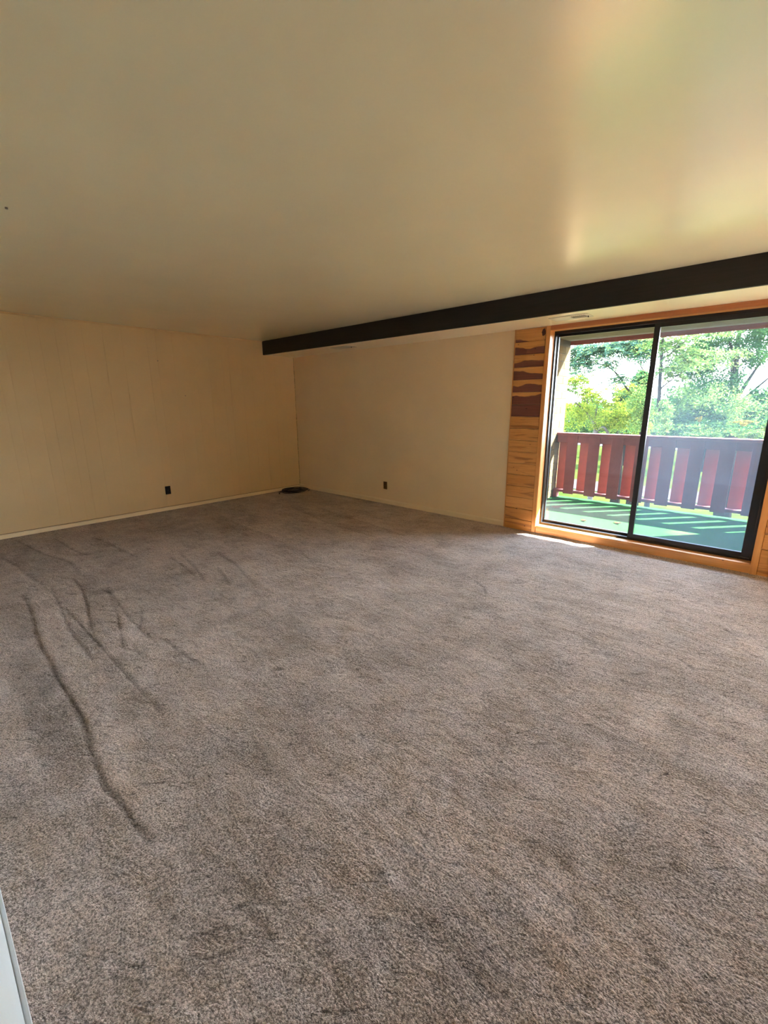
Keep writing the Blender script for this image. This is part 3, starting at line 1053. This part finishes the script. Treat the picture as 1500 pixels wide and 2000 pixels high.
for k in range(0, 10):
    xi = 4.079 + PITCH * k + W_ / 2
    if k and xi + W_ / 2 < BX1:
        link('board', bi.data, rail, (xi - L.x, RY - L.y, 0.152 - L.z))
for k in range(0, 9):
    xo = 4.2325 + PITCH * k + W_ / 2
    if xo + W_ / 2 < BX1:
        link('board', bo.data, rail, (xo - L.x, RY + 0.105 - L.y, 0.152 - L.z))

# fallen leaves on the deck
def leaf(px, py, size, rz, label):
    p = onfloor(px, py, ZD)
    b = MB()
    n = 7
    vs = []
    for i in range(n):
        u = i / (n - 1)
        wd = size * 0.32 * math.sin(math.pi * min(1, u * 0.94 + 0.05)) ** 0.8
        x = (u - 0.5) * size
        cz = 0.018 * (u - 0.4) ** 2 * 4 * size / 0.12
        vs += [(x, -wd, 0.006 + cz + wd * 0.2), (x, 0, 0.002 + cz), (x, wd, 0.006 + cz + wd * 0.25)]
    fs = []
    for i in range(n - 1):
        for j in range(2):
            a = i * 3 + j
            fs.append((a, a + 3, a + 4, a + 1))
    b.add(vs, fs, True)
    b.tube([(-size * 0.5, 0, 0.004), (-size * 0.75, size * 0.05, 0.004)], 0.0012, 5)
    o = b.build('fallen_leaf', M['leafdry'])
    sm = o.modifiers.new('thickness', 'SOLIDIFY')
    sm.thickness = 0.0008
    o.location = (p.x, p.y, ZD)
    o.rotation_euler = (0, 0, rz)
    tag(o, label, 'leaf', 'fallen leaves on the green deck')


leaf(1088, 992, 0.155, 0.75, 'largest orange-brown dry leaf, on the shaded left of the green deck')
leaf(1140, 1018, 0.075, -0.6, 'small curled dry leaf on the sunlit green deck, middle of the left pane')
leaf(1206, 1023, 0.085, -0.4, 'small dry leaf on the sunlit green deck just left of the mullion')

# ------------------------------------------------------------------ grounds beyond
GZ = -2.9
struct(MB().box((-60, 2.2, GZ - 0.3), (60, 95, GZ)).build('ground', M['grass']), 'sunlit lawn below and beyond the balcony')
tag(struct(MB().box((-60, 18.5, GZ - 0.1), (60, 21.5, GZ + 0.03)).build('ground.001', M['road'])), 'pale concrete drive crossing the lawn')
tag(struct(MB().box((-60, 44.0, GZ - 0.1), (60, 52, GZ + 0.03)).build('ground.002', M['road'])), 'far pale street beyond the lawn')


def leaf_cloud(parts, mat, name, parent):
    """parts: list of (centers Nx3, size, elong) arrays joined into one foliage mesh of small pointed blades"""
    C_ = np.concatenate([p[0] for p in parts])
    A_ = np.concatenate([p[1] for p in parts])      # blade axes (with length)
    Wd = np.concatenate([p[2] for p in parts])      # half widths
    n = len(C_)
    r = nrng.standard_normal((n, 3))
    side = np.cross(A_, r)
    side /= np.linalg.norm(side, axis=1, keepdims=True) + 1e-9
    side *= Wd[:, None]
    v = np.stack([C_ - A_ * 0.5, C_ + side, C_ + A_ * 0.5, C_ - side], 1).reshape(-1, 3)
    me = bpy.data.meshes.new(name)
    me.vertices.add(len(v))
    me.vertices.foreach_set('co', v.ravel())
    q = np.arange(4 * n)
    me.loops.add(4 * n)
    me.loops.foreach_set('vertex_index', q)
    me.polygons.add(n)
    me.polygons.foreach_set('loop_start', np.arange(0, 4 * n, 4))
    me.polygons.foreach_set('loop_total', np.full(n, 4))
    me.update()
    me.validate()
    me.materials.append(mat)
    o = link(name, me, parent)
    o['kind'] = 'stuff'
    return o


def blob(px, py, y, rx, ry, n, size, base, elong=0.42, flat=1.0):
    if y < 13:
        n, size = int(n * 2.0), size * 0.68
    c = at(px, py, y)
    s = (c - CAM).dot(CF) / FPX
    R = np.array([rx * s, max(rx, ry) * s * 0.8, ry * s])
    d = nrng.standard_normal((n, 3))
    d /= np.linalg.norm(d, axis=1, keepdims=True)
    d *= nrng.random((n, 1)) ** 0.45
    # clumps
    k = max(6, n // 34)
    cc = nrng.standard_normal((k, 3))
    cc /= np.linalg.norm(cc, axis=1, keepdims=True)
    cc *= nrng.random((k, 1)) ** 0.4
    pick = nrng.integers(0, k, n)
    d = cc[pick] * 0.9 + d * 0.27
    P = d * R + np.array(c) - np.array(base)
    ax = nrng.standard_normal((n, 3))
    ax[:, 2] = ax[:, 2] * 0.6 - 0.35
    ax /= np.linalg.norm(ax, axis=1, keepdims=True)
    L_ = size * nrng.uniform(0.7, 1.3, n)
    return (P, ax * L_[:, None], L_ * elong * 0.5)


def sprays(px, py, y, rx, ry, n, length, base, lean=0.0):
    """feathery compound leaves of a honey locust: leaflets in two rows along drooping stems"""
    c = at(px, py, y)
    s = (c - CAM).dot(CF) / FPX
    P, A, Wd = [], [], []
    for _ in range(int(n * 1.45)):
        u = nrng.standard_normal(3)
        u /= np.linalg.norm(u)
        u *= nrng.random() ** 0.4
        st = np.array(c) + u * np.array([rx * s, rx * s * 0.7, ry * s]) - np.array(base)
        az = nrng.uniform(0, 2 * math.pi)
        dr = np.array([math.cos(az) + lean, math.sin(az) * 0.7, nrng.uniform(-0.55, 0.15)])
        dr /= np.linalg.norm(dr)
        sd = np.cross(dr, [0, 0, 1.0])
        sd /= np.linalg.norm(sd)
        ln = length * nrng.uniform(0.6, 1.2)
        m_ = 11
        for i in range(m_):
            q = st + dr * ln * (i / m_) + np.array([0, 0, -0.10 * ln * (i / m_) ** 2])
            for sg in (-1, 1):
                a = dr * 0.35 + sd * sg * 0.9 + np.array([0, 0, nrng.uniform(-0.35, 0.1)])
                l_ = 0.055 * nrng.uniform(0.8, 1.2)
                P.append(q + a * l_ * 0.5)
                A.append(a * l_)
                Wd.append(0.0145)
    return (np.array(P), np.array(A), np.array(Wd))


def limbs(paths, y, base, jit=0.35, seg=6):
    """paths: list of ((px,py),...), start radius, end radius"""
    b = MB()
    for pth, r0, r1 in paths:
        ps = []
        for i, (px, py) in enumerate(pth):
            ps.append(at(px, py, y + (rnd.uniform(-jit, jit) if i else 0)) - base)
        for _ in range(2):
            ps = [ps[0]] + [q for a_, b_ in zip(ps[:-1], ps[1:]) for q in (a_ * 0.75 + b_ * 0.25, a_ * 0.25 + b_ * 0.75)] + [ps[-1]]
        n = len(ps)
        b.tube(ps, [r0 + (r1 - r0) * i / (n - 1) for i in range(n)], seg)
    return b


def tree(name, px, y, label, group='trees beyond the balcony'):
    p = at(px, 855, y)
    base = Vector((p.x, y, GZ))
    return tag(empty(name, base), label, 'tree', group), base


def trunk(base, px, py, y, r0, r1):
    p = at(px, py, y) - base
    b = MB()
    ps = [Vector((0, 0, -0.1)), Vector((p.x * 0.2 + 0.03, 0, p.z * 0.35)), Vector((p.x * 0.6 - 0.03, 0, p.z * 0.7)), p]
    for _ in range(2):
        ps = [ps[0]] + [q for a_, b_ in zip(ps[:-1], ps[1:]) for q in (a_ * 0.75 + b_ * 0.25, a_ * 0.25 + b_ * 0.75)] + [ps[-1]]
    n = len(ps)
    b.tube(ps, [r0 + (r1 - r0) * i / (n - 1) for i in range(n)], 8)
    return b


# A: locust whose limbs cross the sky in the left pane
Y = 7.0
T, B = tree('locust_tree', 1262, Y, 'feathery locust tree with bare dark limbs across the sky in the left pane')
trunk(B, 1258, 800, Y, 0.07, 0.045).build('trunk', M['bark'], T)
limbs([(((1258, 800), (1240, 775), (1222, 757), (1208, 733), (1192, 718), (1178, 712)), 0.030, 0.012),
       (((1208, 733), (1203, 712), (1205, 700)), 0.010, 0.004),
       (((1178, 712), (1172, 700), (1175, 682)), 0.011, 0.004),
       (((1178, 714), (1160, 706), (1140, 706), (1115, 700)), 0.010, 0.004),
       (((1268, 745), (1256, 722), (1243, 700), (1239, 675), (1238, 655)), 0.017, 0.005),
       (((1212, 728), (1230, 716), (1245, 708)), 0.010, 0.004),
       (((1234, 745), (1252, 728)), 0.008, 0.003)], Y, B).build('limbs', M['bark'], T)
pr = [sprays(1146, 682, Y, 34, 15, 130, 0.55, B, -0.3), sprays(1185, 676, Y, 35, 13, 130, 0.55, B), sprays(1240, 672, Y, 34, 18, 150, 0.5, B),
      sprays(1260, 690, Y, 22, 16, 48, 0.45, B), sprays(1134, 705, Y, 34, 10, 85, 0.5, B, -0.4), sprays(1190, 710, Y, 18, 7, 24, 0.4, B),
      sprays(1215, 738, Y, 16, 9, 30, 0.35, B), sprays(1150, 722, Y, 30, 5, 12, 0.4, B), sprays(1255, 650, Y, 30, 12, 40, 0.5, B), sprays(1180, 750, Y, 12, 5, 6, 0.35, B)]
leaf_cloud(pr, M['locust'], 'foliage', T)

leaf_cloud([blob(1250, 800, Y - 0.5, 26, 50, 1500, 0.08, B), blob(1226, 768, Y - 0.4, 22, 14, 260, 0.08, B), blob(1120, 758, Y, 18, 12, 240, 0.08, B)], M['leafm'], 'lower_foliage', T)

# B: slender straight tree just right of the mullion
Y = 4.9
T, B = tree('slender_tree', 1284, Y, 'slender straight-trunked tree just right of the door mullion')
trunk(B, 1284, 850, Y, 0.055, 0.045).build('trunk', M['bark'], T)
limbs([(((1284, 850), (1287, 780), (1290, 720), (1294, 670), (1299, 630)), 0.045, 0.016),
       (((1292, 702), (1312, 690), (1328, 676), (1340, 664)), 0.020, 0.006),
       (((1291, 712), (1305, 703), (1330, 704)), 0.014, 0.005),
       (((1293, 690), (1284, 678)), 0.012, 0.005),
       (((1289, 760), (1320, 735), (1345, 720)), 0.014, 0.005)], Y, B, 0.2).build('limbs', M['bark'], T)
pr = [sprays(1320, 668, Y, 26, 18, 40, 0.45, B), sprays(1300, 720, Y, 22, 14, 26, 0.4, B), sprays(1345, 690, Y, 24, 18, 40, 0.45, B), sprays(1285, 665, Y, 16, 12, 20, 0.4, B),
      blob(1318, 737, Y, 20, 10, 320, 0.06, B), blob(1296, 815, Y - 0.4, 18, 38, 700, 0.08, B)]
leaf_cloud(pr, M['leafm'], 'foliage', T)

# C: large dense tree filling the right pane
Y = 8.6
T, B = tree('shade_tree', 1440, Y, 'large dense shade tree filling most of the right pane')
trunk(B, 1436, 800, Y, 0.22, 0.13).build('trunk', M['bark'], T)
limbs([(((1436, 800), (1433, 740), (1437, 700), (1440, 670), (1450, 630)), 0.11, 0.03),
       (((1437, 690), (1425, 672), (1418, 655)), 0.04, 0.012),
       (((1438, 780), (1460, 745), (1480, 715), (1500, 690)), 0.05, 0.014),
       (((1440, 790), (1475, 760), (1505, 735)), 0.045, 0.012),
       (((1436, 800), (1400, 770), (1370, 740)), 0.05, 0.015),
       (((1478, 838), (1490, 815), (1512, 790)), 0.05, 0.02)], Y, B, 0.6).build('limbs', M['bark'], T)
pr = [blob(1395, 750, Y, 58, 44, 3600, 0.085, B), blob(1345, 785, Y - 0.6, 55, 50, 3600, 0.085, B), blob(1420, 810, Y - 0.4, 62, 38, 3400, 0.085, B),
      blob(1320, 825, Y - 0.8, 42, 36, 2400, 0.08, B), blob(1375, 690, Y, 52, 28, 3200, 0.08, B), blob(1410, 655, Y, 66, 24, 2600, 0.08, B),
      blob(1470, 690, Y, 40, 34, 2200, 0.08, B), blob(1490, 790, Y, 34, 40, 2600, 0.08, B), blob(1380, 835, Y - 0.9, 80, 22, 2600, 0.08, B),
      blob(1490, 650, Y, 34, 26, 1500, 0.08, B), blob(1345, 715, Y, 44, 30, 2800, 0.08, B)]
leaf_cloud(pr, M['leafg'], 'foliage', T)
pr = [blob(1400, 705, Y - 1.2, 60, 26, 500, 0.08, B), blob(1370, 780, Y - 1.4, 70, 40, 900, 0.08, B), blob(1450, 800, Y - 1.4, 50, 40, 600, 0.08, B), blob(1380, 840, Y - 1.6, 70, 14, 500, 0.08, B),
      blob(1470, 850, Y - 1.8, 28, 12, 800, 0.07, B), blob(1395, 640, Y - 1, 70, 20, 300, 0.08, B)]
leaf_cloud(pr, M['leafm'], 'sunlit_tint_foliage', T)  # sun on these clumps is put into a paler leaf colour
pr = [blob(1452, 826, Y - 1.9, 16, 6, 240, 0.06, B), blob(1362, 818, Y - 1.9, 9, 6, 100, 0.06, B)]
leaf_cloud(pr, M['leafo'], 'autumn_foliage', T)

# D: yellow-green small tree with pale stems, low in the left pane
Y = 9.5
T, B = tree('birch_tree', 1165, Y, 'yellow-green small tree with pale forked stems low in the left pane')
trunk(B, 1164, 838, Y, 0.09, 0.07).build('trunk', M['palebark'], T)
limbs([(((1164, 838), (1158, 822), (1140, 800), (1122, 785)), 0.055, 0.015), (((1164, 838), (1162, 815), (1166, 795)), 0.05, 0.015),
       (((1166, 842), (1178, 832), (1186, 842), (1188, 850)), 0.03, 0.04), (((1148, 788), (1146, 770), (1136, 762)), 0.02, 0.008), (((1156, 785), (1152, 765)), 0.016, 0.008)], Y, B, 0.3).build('limbs', M['palebark'], T)
pr = [sprays(1128, 742, Y, 26, 14, 70, 0.5, B), sprays(1150, 765, Y, 34, 12, 60, 0.5, B), sprays(1215, 755, Y, 26, 12, 34, 0.45, B), blob(1128, 805, Y, 34, 36, 1500, 0.085, B), blob(1170, 818, Y, 38, 30, 1700, 0.085, B), blob(1215, 812, Y, 36, 32, 1900, 0.085, B), blob(1250, 822, Y, 26, 30, 1200, 0.085, B),
      blob(1125, 745, Y, 26, 10, 420, 0.075, B), blob(1150, 770, Y, 26, 12, 420, 0.08, B), blob(1185, 785, Y, 24, 12, 600, 0.08, B)]
leaf_cloud(pr, M['leafy'], 'foliage', T)
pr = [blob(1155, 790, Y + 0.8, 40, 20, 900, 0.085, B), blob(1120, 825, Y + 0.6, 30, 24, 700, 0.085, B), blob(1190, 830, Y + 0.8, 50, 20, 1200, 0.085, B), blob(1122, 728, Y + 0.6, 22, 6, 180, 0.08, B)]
leaf_cloud(pr, M['leafg'], 'shade_tint_foliage', T)  # shade at the back is put into a darker leaf colour

# E: dark rounded evergreens behind
for (px, py, rx, ry, y, lab) in ((1216, 776, 19, 22, 16.0, 'dark rounded evergreen behind the yellow-green tree'), (1250, 752, 20, 34, 14.0, 'taller green tree hidden behind the mullion of the door')):
    T, B = tree('evergreen_tree', px, y, lab)
    trunk(B, px, py, y, 0.22, 0.08).build('trunk', M['bark'], T)
    leaf_cloud([blob(px, py, y, rx, ry, 2600, 0.13, B), blob(px, py + ry, y, rx * 1.3, ry, 2600, 0.13, B)], M['conif'] if y > 15 else M['leafg'], 'foliage', T)

# F: far row of trees
far = [(1085, 812, 40, 26), (1150, 806, 46, 26), (1225, 812, 46, 24), (1300, 806, 50, 30), (1385, 800, 56, 36), (1470, 806, 50, 34), (1545, 800, 50, 34)]
FARL = ['far-off tree low beside the brick wall', 'far-off tree behind the pale forked stems', 'far-off tree just left of the door mullion, below the dark evergreen',
        'far-off tree behind the slender straight trunk', 'far-off tree behind the left half of the big shade tree', 'far-off tree behind the trunk of the big shade tree', 'far-off tree at the right edge of the right pane']
for i, (px, py, rx, ry) in enumerate(far):
    y = 30 + (7 if i % 2 else 0)
    T, B = tree('background_tree', px, y, FARL[i], 'far row of trees beyond the lawn')
    trunk(B, px, py, y, 0.3, 0.15).build('trunk', M['bark'], T)
    leaf_cloud([blob(px, py, y, rx, ry, 2600, 0.36, B), blob(px, py + ry * 0.8, y, rx, ry * 0.8, 1800, 0.36, B)], M['leafg'] if i % 2 else M['leafy'], 'foliage', T)
